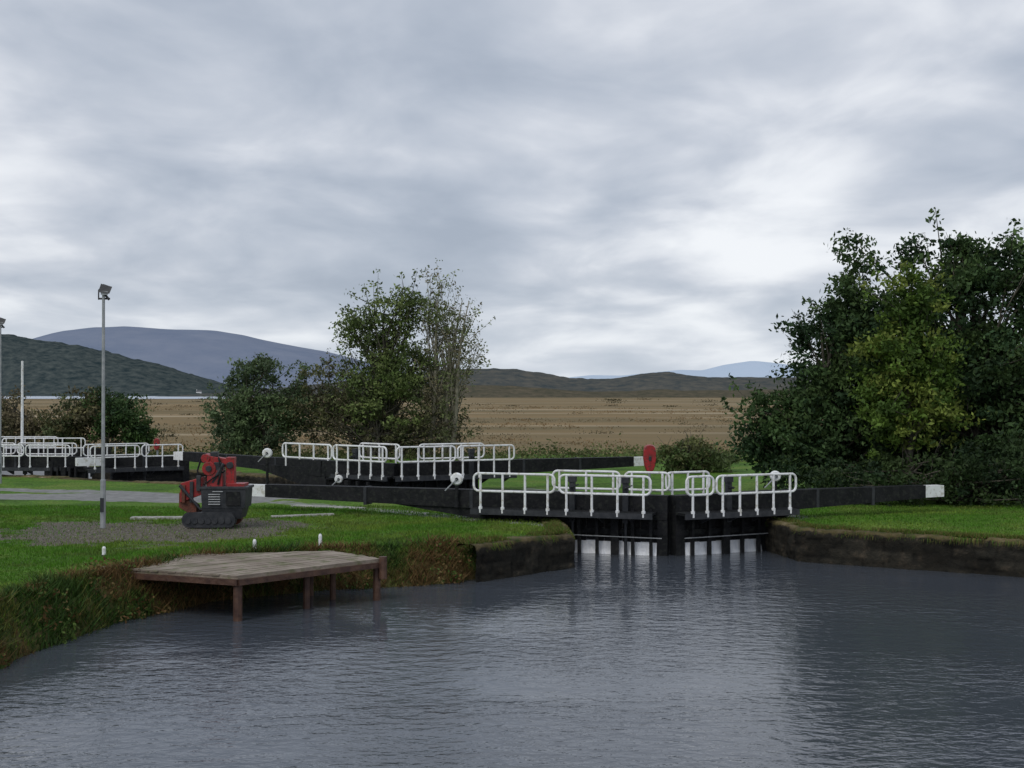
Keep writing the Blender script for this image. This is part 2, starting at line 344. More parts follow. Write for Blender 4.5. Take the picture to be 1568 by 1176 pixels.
# ------------------------------------------------------------ leaves
def leafmat(name,tr=0.25):
    m,nt,out=newmat(name); L=nt.links.new
    a=N(nt,'ShaderNodeAttribute',attribute_name='col')
    d=N(nt,'ShaderNodeBsdfPrincipled'); d.inputs['Roughness'].default_value=0.65; d.inputs['Specular IOR Level'].default_value=0.2
    t=N(nt,'ShaderNodeBsdfTranslucent'); mx=N(nt,'ShaderNodeMixShader'); mx.inputs[0].default_value=tr
    L(a.outputs['Color'],d.inputs['Base Color']); L(a.outputs['Color'],t.inputs[0])
    L(d.outputs[0],mx.inputs[1]); L(t.outputs[0],mx.inputs[2]); L(mx.outputs[0],out.inputs[0]); return m
LM=leafmat('foliage')
def leaves(name,C,size,col,parent=None):
    n=len(C); a=rng.normal(size=(n,3)); a/=np.linalg.norm(a,axis=1)[:,None]
    b=rng.normal(size=(n,3)); b-=a*(a*b).sum(1)[:,None]; b/=np.linalg.norm(b,axis=1)[:,None]
    s=(size*rng.uniform(0.6,1.3,n))[:,None]
    V=np.stack([C+a*s,C+b*s*0.5,C-a*s,C-b*s*0.5],1).reshape(-1,3)
    Q=np.arange(n*4).reshape(n,4)
    c=np.concatenate([col,np.ones((n,1))],1); c=np.repeat(c,4,axis=0)
    return npmesh(name,V,Q,[LM],col=c,parent=parent)
def tree(name,base,tr,blobs,ncl,per,clr,size,pal,nbr=50,twigs=0,bark='bark',topz=None,shell=0.45,stems=1,brr=0.05,gap=0.42,boost=1.8,spurs=0):
    e=empty(name); base=Vector(base)
    W=np.array([b[3]*b[4]*b[5] for b in blobs])**0.8; W/=W.sum()
    cl=[]
    while len(cl)<ncl:
        b=blobs[rng.choice(len(blobs),p=W)]
        d=rng.normal(size=3); d/=np.linalg.norm(d); r=rng.random()**shell
        q=np.array([b[0]+d[0]*b[3]*r,b[1]+d[1]*b[4]*r,b[2]+d[2]*b[5]*r])
        nz=mnoise.noise(Vector(q*0.75)+base)*0.5+0.5
        if nz<gap: continue
        if q[2]<base.z+0.2: continue
        q+=rng.normal(size=3)*0.15
        cl.append(q)
    spl=[]
    for _ in range(spurs):
        b=blobs[rng.choice(len(blobs),p=W)]; d=rng.normal(size=3); d[2]=abs(d[2])*1.2; d/=np.linalg.norm(d)
        c0=np.array(b[:3]); R=np.array([b[3],b[4],b[5]])
        a0=c0+d*R*0.85; a1=c0+d*R*1.0+np.array([d[0],d[1],d[2]+0.25])*rng.uniform(0.5,1.1)
        spl.append((a0,a1))
        for t in np.linspace(0.2,1,4): cl.append(a0+(a1-a0)*t+rng.normal(size=3)*0.08)
    cl=np.array(cl); nn_=len(cl)
    sc=rng.uniform(0.5,1.3,nn_); pr_=np.full(nn_,per); 
    if spurs: sc[ncl:]=0.45; pr_[ncl:]=max(6,per//5)
    C=np.repeat(cl,pr_,axis=0)
    off=rng.normal(size=C.shape)*clr*np.repeat(sc,pr_)[:,None]; off[:,2]*=0.65
    C=C+off
    pal=np.array(pal)*boost
    tone=np.array([mnoise.noise(Vector(q*0.6)-base)*0.5+0.5 for q in cl]); pi=np.clip((tone*1.6-0.3)*len(pal)+rng.normal(size=nn_)*0.6,0,len(pal)-1).astype(int)
    cc=np.repeat(pal[pi]*rng.uniform(0.7,1.3,nn_)[:,None],pr_,axis=0)*rng.uniform(0.7,1.4,(len(C),1))
    leaves('foliage',C,size,cc,parent=e)
    mb=MB(); topz=topz or max(b[2] for b in blobs)
    bx=np.mean([b[0] for b in blobs]); by=np.mean([b[1] for b in blobs])
    stem_ps=[]
    for s in range(stems):
        o=Vector((random.uniform(-1,1),random.uniform(-.5,.5),0))*(0.0 if stems==1 else 0.8)
        tgt=Vector((bx+random.uniform(-.5,.5)+o.x*1.6,by,topz))
        pts=[];rs=[]
        for i in range(9):
            t=i/8; q=(base+o).lerp(tgt,t); q.x+=math.sin(t*5+s)*0.18; q.y+=math.cos(t*4+s)*0.12-0.12
            if i==0: q=base+o-Vector((0,0,0.4))
            pts.append(q); rs.append(tr*(1-t*0.85)*(1.35 if i==0 else 1))
        mb.path(pts,rs,bark,7); stem_ps.append(pts)
    for a0,a1 in spl: mb.path([a0-(a1-a0)*0.6,a0,a1],[brr*0.5,brr*0.35,brr*0.12],bark,4)
    ch=cl[rng.choice(ncl,min(nbr,ncl),replace=False)]
    for q in ch:
        q=Vector(q); st=random.choice(stem_ps); hz=base.z+(q.z-base.z)*random.uniform(0.3,0.7)
        k=min(range(9),key=lambda i:abs(st[i].z-hz)); a=st[k]
        mid=a.lerp(q,0.5)+Vector((random.uniform(-.3,.3),random.uniform(-.3,.3),random.uniform(-0.1,0.35)))
        mb.path([a,a.lerp(mid,0.5)+Vector((0,0,-0.05)),mid,q],[brr*1.2,brr*0.9,brr*0.6,brr*0.2],bark,4)
        for _ in range(twigs):
            t=q+Vector((random.uniform(-.5,.5),random.uniform(-.5,.5),random.uniform(0.1,0.8)))
            mb.path([mid.lerp(q,random.random()),t],[brr*0.35,brr*0.12],bark,3)
    mb.done('trunk_and_branches',parent=e,smooth=True)
    return e
def T(px,py,d,rx,rz,ry=None,dy=0):
    return ((px-784)*d/1900,d+dy,4.7-(py-603)*d/1900,rx,ry or rx,rz)
dk=[(0.016,0.032,0.013),(0.028,0.050,0.017),(0.042,0.068,0.022)]
yg=[(0.045,0.08,0.016),(0.07,0.115,0.02),(0.11,0.14,0.028)]
br=[(0.055,0.05,0.028),(0.075,0.068,0.032),(0.05,0.06,0.028)]
gy_=[(0.035,0.052,0.026),(0.05,0.072,0.034),(0.062,0.088,0.038)]
D=74
tree('ash_tree',(-7.6,D,0.8),0.24,[T(575,515,D,1.9,2.5),T(548,590,D,2.2,2.1),T(612,570,D,2.0,2.2),T(625,475,D,1.3,1.5),T(570,462,D,0.9,0.8),T(530,500,D,0.8,0.7),T(590,630,D,2.6,1.6),T(650,560,D,1.1,1.8)],440,44,0.30,0.11,[(0.04,0.055,0.02),(0.06,0.085,0.026),(0.09,0.115,0.038)],110,2,topz=9.5,brr=0.06,gap=0.46,spurs=40)
tree('sparse_ash_tree',(-4.6,D-0.6,0.8),0.18,[T(680,480,D,1.3,1.9),T(705,530,D,1.4,1.9),T(660,500,D,1.0,2.4),T(725,545,D,0.7,0.9),T(670,600,D,1.8,2.0)],250,21,0.28,0.09,[(0.07,0.085,0.035),(0.10,0.12,0.05),(0.10,0.09,0.05)],130,3,bark='barklight',topz=10.2,brr=0.036,stems=3,gap=0.3,spurs=36)
tree('willow_bush',(-15.6,D,0.7),0.15,[T(395,595,D,1.9,1.9),T(360,640,D,1.8,1.9),T(430,625,D,1.9,1.9),T(385,670,D,2.6,1.3),T(470,600,D,1.2,1.5),T(400,560,D,0.8,0.6)],360,50,0.3,0.11,gy_,60,2,stems=4,topz=5,spurs=16)
tree('hawthorn_thicket',(-8.6,D-1,0.7),0.12,[T(470,630,D,1.6,2.2),T(505,600,D,1.5,1.9),T(530,650,D,2.2,2.0),T(590,660,D,2.4,1.8),T(650,650,D,2.0,2.2),T(690,655,D,1.5,1.4)],400,40,0.28,0.10,[(0.05,0.045,0.025),(0.055,0.062,0.028),(0.07,0.072,0.032)],120,3,stems=6,topz=4.5,gap=0.4,spurs=20)
D=72
tree('hazel_bush',(-22.6,D,0.8),0.12,[T(190,650,D,1.7,1.6),T(165,640,D,1.4,1.6),T(205,665,D,1.2,1.0)],220,50,0.26,0.11,dk+[(0.04,0.07,0.02)],30,1,stems=3,topz=3)
tree('brown_bush',(-25.2,D+1,0.8),0.1,[T(130,630,D,1.4,1.3),T(105,650,D,1.4,1.3),T(150,625,D,1.0,0.9)],160,45,0.26,0.11,br,40,2,stems=3,topz=3)
tree('birch_scrub',(-29.5,D,0.8),0.1,[T(20,650,D,1.8,1.8),T(-30,640,D,2.0,2.0),T(60,660,D,1.2,1.0),T(235,665,D+2,0.9,0.9)],170,36,0.3,0.10,[(0.09,0.075,0.045),(0.07,0.06,0.035),(0.06,0.06,0.03)],60,3,stems=4,topz=3,gap=0.35)
D=47
tree('sycamore_tree',(17.6,D,0.8),0.35,[T(1450,425,D,2.0,1.4),T(1540,425,D,2.2,1.5),T(1620,470,D,2.4,2.2),T(1480,560,D,2.9,2.7),T(1580,600,D,3,3),T(1400,500,D,1.3,1.3),T(1480,680,D,3.3,2.0),T(1330,400,D,0.8,0.35),T(1303,372,D,0.45,0.3),T(1420,385,D,0.9,0.5),T(1375,430,D,0.8,0.8),T(1495,392,D,1.0,0.5),T(1340,500,D,1.2,1.4)],1080,64,0.29,0.11,dk,120,1,topz=9,brr=0.07,gap=0.43,spurs=60)
tree('alder_tree',(12.2,D,0.8),0.2,[T(1305,525,D,1.5,1.9),T(1250,600,D,1.4,1.7),T(1190,655,D,1.2,1.5),T(1250,680,D,2.1,1.7),T(1320,610,D,1.8,2.2),T(1295,455,D,0.75,0.55),T(1225,505,D,0.55,0.4),T(1245,540,D,0.7,0.6),T(1165,620,D,0.6,0.7),T(1340,690,D,2.0,1.6),T(1155,680,D,0.7,0.9)],780,60,0.27,0.105,dk,90,1,topz=7,gap=0.4,spurs=40)
D=44
tree('young_lime_tree',(13.9,D,0.85),0.14,[T(1395,480,D,0.95,1.2),T(1365,560,D,1.1,1.5),T(1420,570,D,1.1,1.5),T(1360,640,D,1.2,1.3),T(1420,640,D,1.2,1.1),T(1400,430,D,0.4,0.5)],340,60,0.22,0.095,yg,30,1,topz=6.5,gap=0.40,boost=1.4,spurs=14)
tree('bramble_thicket',(17,43,0.85),0.06,[T(1330,735,43,2.0,0.9),T(1430,735,43,2.4,1.0),T(1530,730,43,2.6,1.2),T(1240,730,44,1.5,0.7),T(1640,720,43,2.6,1.6)],400,50,0.22,0.085,dk,40,1,stems=3,topz=1.6,gap=0.3,boost=1.1)
tree('gorse_bush',(8.9,60,0.85),0.08,[T(1065,700,60,1.5,0.85),T(1030,705,60,0.9,0.6),T(1100,708,60,0.9,0.6)],150,44,0.2,0.09,[(0.04,0.055,0.02),(0.045,0.065,0.022),(0.07,0.075,0.03)],25,2,stems=3,topz=2,gap=0.3)
C=[];cc=[]
for i in range(110):
    d=random.choice([260,330,420,600,900,1300,1800])*random.uniform(0.85,1.15); x=rng.uniform(-0.5,0.5)*d
    r=rng.uniform(0.35,0.8)*(1+d/600); n=60
    q=rng.normal(size=(n,3))*np.array([r*3.0,r*1.2,r*0.35])+np.array([x,d,-5+r*0.4]); q[:,2]=np.maximum(q[:,2],-4.95)
    C.append(q); cc.append(np.array(random.choice([(0.09,0.08,0.045),(0.07,0.07,0.04),(0.11,0.085,0.05)]))*rng.uniform(0.8,1.2,(n,1)))
C=np.concatenate(C); cc=np.concatenate(cc)
leaves('distant_scrub',C,0.2*np.clip(C[:,1]/300,0.7,8),cc)
n=5200; d=np.exp(rng.uniform(math.log(140),math.log(900),n)); x=rng.uniform(-0.48,0.48,n)*d
t=fbm(x*0.02,d*0.02,4); keep=rng.random(n)<smooth((t-0.38)*5); x=x[keep];d=d[keep];t=t[keep]; n=len(x)
r=0.28*(1+d/260); per=9
C=np.repeat(np.stack([x,d,-5+r*0.35],1),per,0)+rng.normal(size=(n*per,3))*np.repeat(np.stack([r*1.8,r*1.2,r*0.3],1),per,0); C[:,2]=np.maximum(C[:,2],-4.97)
tp=np.array([(0.22,0.15,0.075),(0.28,0.21,0.12),(0.16,0.13,0.07),(0.19,0.125,0.06)])[rng.integers(0,4,n)]
leaves('bog_tussocks',C,np.repeat(r*0.45,per),np.repeat(tp,per,0)*rng.uniform(0.8,1.2,(n*per,1)))
n=20000; x=rng.uniform(-36,40,n); y=rng.uniform(69,80,n); hh=ground(x,y)[0]
z=hh+np.abs(rng.normal(size=n))*0.24*(0.3+vnoise(x*0.5,y*0.5)*1.5)
leaves('rough_hedge',np.stack([x,y,z],1),0.10,np.array([(0.085,0.10,0.035)])*rng.uniform(0.5,1.5,(n,1))*np.where(vnoise(x*0.3,y*0.3)>0.5,1,1.4)[:,None])

# ------------------------------------------------------------ grass blades
def blades(name,x,y,hgt,w,col,lean=0.35):
    h=ground(x,y)[0]; n=len(x); B=np.stack([x,y,h-0.01],1)
    ang=rng.uniform(0,2*math.pi,n); s=np.stack([np.cos(ang),np.sin(ang),0*ang],1)*w[:,None]
    tip=B+np.stack([rng.normal(size=n)*lean*hgt,rng.normal(size=n)*lean*hgt,hgt],1)
    V=np.stack([B-s,B+s,tip],1).reshape(-1,3); Q=np.arange(n*3).reshape(n,3)
    c=np.repeat(np.concatenate([col,np.ones((n,1))],1),3,axis=0)
    return npmesh(name,V,Q,[LM],col=c,k=3)
def scatter(n,x0,x1,y0,y1):
    x=rng.uniform(x0,x1,n); y=rng.uniform(y0,y1,n)
    h,dg,dw,ins=ground(x,y); a,b=gravelmask(x,y)
    return x,y,h,dg,dw,ins,a,b
def lawncol(x,y):
    t=smooth((fbm(x*0.45,y*0.45)-0.44)*4)[:,None]; t2=smooth((fbm(x*1.6+9,y*1.6)-0.47)*5)[:,None]
    c=(np.array([(0.078,0.195,0.016)])*(1-t)+np.array([(0.155,0.235,0.032)])*t)
    c=c*(1-0.5*t2)+np.array([(0.11,0.12,0.035)])*0.5*t2
    return c*rng.uniform(0.6,1.35,(len(x),1))
x,y,h,dg,dw,ins,a,b=scatter(300000,-22,2,17,42)
k=(~ins)&(h>0.1)&(dw>0.35)&(np.maximum(a,b)<rng.random(len(x))*0.95+0.05)&((dg>0.6)|(rng.random(len(x))<0.6))
x,y=x[k],y[k]
blades('lawn_grass',x,y,rng.uniform(0.03,0.09,len(x))*(0.3+1.5*fbm(x*1.2,y*1.2)),rng.uniform(0.008,0.018,len(x)),lawncol(x,y))
x,y,h,dg,dw,ins,a,b=scatter(90000,7,30,26,42)
k=(~ins)&(h>0.1)&(dw>0.4); x,y=x[k],y[k]
blades('lawn_grass',x,y,rng.uniform(0.03,0.09,len(x)),rng.uniform(0.01,0.02,len(x)),lawncol(x,y))
x,y,h,dg,dw,ins,a,b=scatter(340000,-16,2,12,34)
k=(~ins)&(dg<1.25)&(h>-0.1)&(dw>0.3); x,y=x[k],y[k]; t=(fbm(x*1.3,y*1.3)+0.10*(rng.random(len(x))-0.5))[:,None]
pal=np.where(t>0.53,np.array([(0.16,0.10,0.04)]),np.where(t>0.44,np.array([(0.115,0.125,0.03)]),np.array([(0.045,0.09,0.018)])))
blades('bank_grass',x,y,rng.uniform(0.06,0.30,len(x))*(0.4+1.2*fbm(x*0.9,y*0.9)),rng.uniform(0.01,0.022,len(x)),pal*rng.uniform(0.4,1.4,(len(x),1)),0.7)
nw=1500; x=rng.uniform(-14,1,nw*8); y=rng.uniform(12,32,nw*8); h,dg,dw,ins=ground(x,y); k=(~ins)&(dg<1.0)&(dw>0.4)&(vnoise(x*0.8,y*0.8)>0.45); x,y,h=x[k][:nw],y[k][:nw],h[k][:nw]; n=len(x)
hh=rng.uniform(0.08,0.38,n); per=10
C=np.repeat(np.stack([x,y,np.maximum(h,0)],1),per,0); C[:,2]+=np.repeat(hh,per)*rng.random(n*per); C[:,:2]+=rng.normal(size=(n*per,2))*0.07
pw=np.array([(0.06,0.11,0.022),(0.09,0.14,0.03),(0.15,0.085,0.035),(0.18,0.13,0.05)])[rng.integers(0,4,n)]
leaves('bank_weeds',C,0.045,np.repeat(pw,per,0)*rng.uniform(0.6,1.3,(n*per,1)))
xs_=[];ys_=[];oo_=[];nd=[]
for i in list(range(9,12))+list(range(18,22)):
    a_,b_=Vector((*canal[i],0)),Vector((*canal[i+1],0)); l=(b_-a_).length; u=(b_-a_)/l; n_=Vector((-u.y,u.x,0)); q=(a_+b_)/2+n_*0.2
    if inside(np.array([q.x]),np.array([q.y]),canal)[0]: n_=-n_
    m_=int(l*1100); s=rng.uniform(0,l,m_); o_=0.62-np.abs(rng.normal(size=m_))*0.32
    keep=(vnoise(s*1.1+i*7,o_*2)>0.30)&(o_>0.0)
    xs_.append((a_.x+u.x*s+n_.x*o_)[keep]); ys_.append((a_.y+u.y*s+n_.y*o_)[keep]); oo_.append(o_[keep]); nd.append(np.repeat([[n_.x,n_.y]],keep.sum(),0))
x=np.concatenate(xs_);y=np.concatenate(ys_); oo_=np.concatenate(oo_); nd=np.concatenate(nd); n=len(x)
B=np.stack([x,y,np.full(n,0.92)],1); hg=rng.uniform(0.03,0.14,n); ang=rng.uniform(0,6.28,n); s=np.stack([np.cos(ang),np.sin(ang),0*ang],1)*0.014
ov=(oo_<0.14)[:,None]
tip=B+np.stack([rng.normal(size=n)*0.05,rng.normal(size=n)*0.05,hg],1); tip2=B+np.stack([-nd[:,0]*(oo_+0.08),-nd[:,1]*(oo_+0.08),-hg*1.6],1)
tip=np.where(ov,tip2,tip)
cg=np.where(rng.random((n,1))<0.5,np.array([(0.15,0.13,0.04)]),np.array([(0.085,0.15,0.022)]))*rng.uniform(0.6,1.3,(n,1))
npmesh('coping_grass',np.stack([B-s,B+s,tip],1).reshape(-1,3),np.arange(n*3).reshape(n,3),[LM],col=np.repeat(np.concatenate([cg,np.ones((n,1))],1),3,axis=0),k=3)
x,y,h,dg,dw,ins,a,b=scatter(16000,-17,-4,29,40); k=(a>0.5)&(~ins); x,y,h=x[k],y[k],h[k]; n=len(x)
leaves('gravel',np.stack([x,y,h+0.01],1),0.022,np.array([(0.2,0.19,0.17)])*rng.uniform(0.4,1.6,(n,1)))

# ------------------------------------------------------------ lock gates
def rail_panel(mb,p0,p1,z,h,r=0.036,posts=3,mid=0.5):
    p0=Vector((p0[0],p0[1],z)); p1=Vector((p1[0],p1[1],z)); d=(p1-p0); L_=d.length; u=d/L_
    c=0.16; up=Vector((0,0,1)); zm=h*mid
    def endc(o,du):
        A=[o+du*c+up*zm]+[o+du*(c-c*math.cos(math.pi/2*i/4))+up*(zm+c-c*math.sin(math.pi/2*i/4)) for i in range(3,-1,-1)]
        return A+[o+du*(c-c*math.cos(math.pi/2*i/5))+up*(h-c+c*math.sin(math.pi/2*i/5)) for i in range(6)]
    left=endc(p0,u); right=endc(p1,-u)
    mb.path(left+right[::-1]+[left[0]],r,'white',7)
    for i in range(posts):
        t=(c+0.05)+(L_-2*c-0.1)*(i/(posts-1) if posts>1 else 0.5)
        q=p0+u*t
        mb.path([q,q+up*h],r*1.05,'white',7)
        mb.path([q-up*0.12,q+up*0.06],r*1.7,'white',7)
def gate(name,hinge,mitre,bend,dz=0.0,front=[],back=[],opts=(),tip=0.75,add_glint=False,rh=1.12,dark_skirt=0,rr=0.036):
    mb=MB(); hinge=Vector((*hinge,0));mitre=Vector((*mitre,0));bend=Vector((*bend,0))
    u=(mitre-bend).normalized(); n=Vector((u.y,-u.x,0)); 
    if n.y>0: n=-n
    zt=1.78+dz; up=Vector((0,0,1))
    lt=bend+u*tip
    mb.beam(bend+up*(zt-0.02),lt+up*(zt-0.02),0.36,0.36,0.37,0.37,'white')
    mb.beam(lt+up*zt,hinge+up*zt,0.38,0.40,0.46,0.62,'black')
    mb.beam(hinge+up*zt,mitre+up*(zt-0.04),0.46,0.62,0.36,0.50,'black')
    if dark_skirt:
        q=hinge-u*dark_skirt; mb.beam(q+up*(zt-0.30),hinge+up*(zt-0.30),0.3,0.2,0.34,0.95,'black')  # black wedge added below the beam for the dark quay recess
    for t in (0.35,0.7):
        q=lt.lerp(hinge,t); mb.beam(q-u*0.05+up*(zt+0.01),q+u*0.05+up*(zt+0.01),0.46,0.56,0.46,0.56,'darksteel')
    mb.obox(tuple(hinge+up*0.1),0.2,0.2,1.45+dz,'black',(u.x,u.y)); mb.obox(tuple(mitre-u*0.15+up*0.1),0.15,0.18,1.5+dz,'black',(u.x,u.y))
    Lf=(mitre-hinge).length
    if add_glint:
        k=11
        for i in range(k):
            a=hinge.lerp(mitre,(i+0.06)/k); b_=hinge.lerp(mitre,(i+0.94)/k)
            lo=0.36+0.03*((i*7)%3-1)
            mb.beam(a+up*1.24,b_+up*1.24,0.12,1.24-lo,0.12,1.24-lo,'black')
        # added white sheet: bright sky reflection in the gap, put in as colour
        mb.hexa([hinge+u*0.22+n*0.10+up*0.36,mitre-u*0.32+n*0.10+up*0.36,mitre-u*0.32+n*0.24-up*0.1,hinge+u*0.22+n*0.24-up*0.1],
                [hinge+u*0.22-n*0.03+up*0.36,mitre-u*0.32-n*0.03+up*0.36,mitre-u*0.32-n*0.03-up*0.1,hinge+u*0.22-n*0.03-up*0.1],'gap_glint')
    else:
        mb.beam(hinge+up*(1.24+dz),mitre+up*(1.24+dz),0.14,0.96+dz,0.14,0.96+dz,'black')
    for zz in (1.2+dz,0.75): mb.beam(hinge+n*0.1+up*zz,mitre+n*0.1+up*zz,0.2,0.16,0.2,0.16,'black')
    for i,wd in enumerate((0.045,0.04,0.11,0.045,0.04)):
        q=hinge+u*(Lf*(i+0.75)/5.6)+n*(0.32)
        mb.obox(tuple(q+up*(0.25)),wd,0.06,1.1,'black',(u.x,u.y))
    mb.path([hinge+n*0.5+up*0.56,mitre+n*0.5-u*0.1+up*0.54],0.016,'steel',5)
    fx=[a for f in front for a in f[:2]]
    w0=min(fx)-0.1; w1=max(fx)+0.05
    def along(s,o,z): return bend+u*s+n*o+up*z
    zd=1.28+dz
    mb.beam(along(w0,0.55,zd),along(w1,0.55,zd),0.6,0.07,0.6,0.07,'black')
    mb.beam(along(w0,0.86,zd-0.01),along(w1,0.86,zd-0.01),0.06,0.16,0.06,0.16,'darksteel')
    s=w0+0.3
    while s<w1:
        mb.beam(along(s,0.2,zd-0.08),along(s,0.84,zd-0.08),0.07,0.3,0.07,0.08,'darksteel'); s+=0.9
    for a,b_,pn in front: rail_panel(mb,along(a,0.84,0)[:2],along(b_,0.84,0)[:2],zd,rh,posts=pn,r=rr)
    if back:
        b0=min(f[0] for f in back);b1=max(f[1] for f in back)
        mb.beam(along(b0,-0.5,zd+0.02),along(b1,-0.5,zd+0.02),0.5,0.07,0.5,0.07,'black')
    for a,b_,pn in back: rail_panel(mb,along(a,-0.74,0)[:2],along(b_,-0.74,0)[:2],zd+0.02,rh,posts=pn,r=rr)
    for s in opts:
        q=along(s,0.30,0)
        mb.obox(tuple(q+up*(1.55+dz)),0.08,0.07,0.62,'darksteel',(u.x,u.y))
        mb.obox(tuple(q+up*(2.18+dz)),0.11,0.1,0.08,'darksteel',(u.x,u.y))
        mb.path([q+n*0.05+up*(1.95+dz),q+n*0.28+up*(1.95+dz)],0.035,'darksteel',8)
        mb.path([q+n*0.28+up*(1.95+dz),q+n*0.28+u*0.26+up*(2.05+dz)],0.02,'darksteel',6)
        mb.path([q-up*0.3,q+up*1.2],0.05,'darksteel',6)
    return mb.done(name)
gate('lock_gate',(1.7,37.02),(4.55,36.1),(-8.6,40.3),0,front=[(8.1,10.6,4),(10.75,13.45,4)],back=[(10.1,12.2,3),(12.35,13.7,2)],opts=(11.0,12.6),add_glint=True,rh=1.05,dark_skirt=5.6)
gate('lock_gate',(7.6,37.4),(4.68,36.13),(13.8,40.0),0,front=[(9.05,9.95,2),(6.2,8.95,5)],back=[(8.2,9.7,3)],opts=(8.2,),add_glint=True,rh=1.05)
gate('lock_gate',(-7.4,49.2),(-4.45,47.7),(-15.4,57),0.28,front=[(8.6,11.6,4),(11.7,14.7,5)],back=[(11.5,13.8,3)],opts=(12.4,),dark_skirt=4)
gate('lock_gate',(-1.6,49.2),(-4.3,47.7),(5.7,52.4),0.28,front=[(6.6,9.0,4),(9.1,11.5,4)],back=[(7.2,10.0,4)],opts=(8.2,))
gate('lock_gate',(-18.4,57.6),(-15.3,58.6),(-19.6,55.8),0.05,front=[(0.4,2.6,3),(2.7,4.6,3)],back=[(0.5,3.5,4)],opts=(3.0,),tip=1.1,rh=1.02,rr=0.03)
gate('lock_gate',(-21.2,57.0),(-19.7,57.5),(-27.5,58.2),0.05,front=[(3.3,5.2,3),(5.3,7.4,3)],back=[(1.0,4.0,4),(4.1,7.0,4)],opts=(5.0,),tip=0.8,rh=1.02,rr=0.03)
gate('lock_gate',(-25,66),(-21.5,66.5),(-31,66),0.05,front=[(0.5,4.0,4),(4.1,8.4,5)],back=[(2,6.5,5)],opts=(5,),tip=0.7,rh=1.02,rr=0.03)

def winch(x,y,z,h,r=0.17):
    mb=MB(); mb.path([(x,y,z-0.1),(x,y,z+0.1),(x,y,z+h)],[0.09,0.06,0.05],'black',10)
    mb.path([(x,y-0.10,z+h+0.1),(x,y-0.06,z+h+0.1),(x,y+0.06,z+h+0.1),(x,y+0.1,z+h+0.1)],[r*0.8,r,r,r*0.8],'white',18)
    mb.path([(x,y-0.14,z+h+0.1),(x,y-0.101,z+h+0.1)],0.05,'darksteel',10)
    mb.path([(x,y-0.13,z+h+0.1),(x-0.35,y-0.13,z+h-0.25)],0.02,'steel',6)
    return mb.done('paddle_winch')
winch(-1.68,37.75,1.35,0.66,0.19); winch(-9.9,50.2,0.9,1.3,0.2); winch(8.0,37.7,0.9,1.2,0.16); winch(-6.7,48,1.2,0.1,0.16)
def post(x,y,h=0.34):
    z=float(ground(np.array([x]),np.array([y]))[0][0]); mb=MB()
    mb.path([(x,y,z-0.1),(x,y,z+h*0.85),(x,y,z+h)],[0.045,0.045,0.025],'white',10); mb.path([(x,y,z-0.1),(x,y,z+0.05)],0.055,'darksteel',10)
    mb.done('marker_post')
post(-4.75,30.75); post(-6.2,29.9,0.3); post(-9.5,28.9,0.24)
def lifebuoy(x,y,z0,s=1.0):
    mb=MB(); mb.path([(x,y+0.1,0.7),(x,y+0.1,z0+0.5)],0.05,'steel',8)
    n=16; fr=[];bk=[]
    for i in range(n):
        a=2*math.pi*i/n; sx=0.24*s*math.copysign(abs(math.cos(a))**0.6,math.cos(a)); sz=0.5*s*math.copysign(abs(math.sin(a))**0.6,math.sin(a))
        if sz<0: sx*=1-0.25*abs(sz)/0.5
        fr.append((x+sx*0.9,y-0.13,z0+0.5*s+sz*0.95)); bk.append((x+sx,y+0.04,z0+0.5*s+sz))
    mb.hexa(bk[::-1],fr[::-1],'red')
    mb.obox((x,y-0.15,z0+0.5*s),0.05,0.02,0.08,'darksteel')
    mb.done('lifebuoy_housing',bevel=0.03)
lifebuoy(4.95,44.6,1.88); lifebuoy(-17.6,61.5,1.9,0.6)

# ------------------------------------------------------------ jetty
mb=MB()
zj=0.92
A=Vector((-9.0,26.9,zj));B=Vector((-5.65,25.6,zj));C_=Vector((-3.0,28.25,zj));D_=Vector((-4.3,29.6,zj));E=Vector((-7.4,29.0,zj))
poly=[A,B,C_,D_,E]
mb.hexa([p-Vector((0,0,0.05)) for p in poly],[p for p in poly],'deck')
u=(C_-B).normalized(); nrm=Vector((-u.y,u.x,0)); s=0.0
while s<4.6:
    ts=[]
    for lineoff in (0.0,0.2):
        oo=B+nrm*(s+0.01+lineoff*0.9); tt=[]
        for i in range(5):
            p0,p1=poly[i],poly[(i+1)%5]; d=p1-p0; den=u.x*d.y-u.y*d.x
            if abs(den)<1e-6: continue
            t=((p0.x-oo.x)*d.y-(p0.y-oo.y)*d.x)/den; w=((p0.x-oo.x)*u.y-(p0.y-oo.y)*u.x)/den
            if -1e-4<=w<=1.0001: tt.append(t)
        ts.append((min(tt),max(tt),oo) if len(tt)>=2 else None)
    if ts[0] and ts[1]:
        j=random.uniform(-0.008,0.010); e0,e1=random.uniform(0,0.06),random.uniform(0,0.06)
        q=[ts[0][2]+u*(ts[0][0]-e0),ts[0][2]+u*(ts[0][1]+e1),ts[1][2]+u*(ts[1][1]+e1),ts[1][2]+u*(ts[1][0]-e0)]
        mb.hexa([p+Vector((0,0,0.004)) for p in q],[p+Vector((0,0,0.032+j)) for p in q],'deck')
    s+=0.2
for a,b_ in ((A,B),(B,C_),(C_,D_)):
    mb.beam(a+Vector((0,0,-0.052)),b_+Vector((0,0,-0.052)),0.10,0.12,0.10,0.12,'wood')
for q in ((-5.68,25.72,0.095),(-3.08,28.28,0.085),(-4.5,27.2,0.075),(-4.1,28.4,0.07),(-4.7,28.9,0.08)):
    mb.path([(q[0],q[1],-1.4),(q[0],q[1],zj-0.06)],q[2],'wood',10)
mb.path([(-2.93,28.2,0.5),(-2.93,28.2,1.0)],0.09,'wood',10)
mb.done('wooden_jetty')

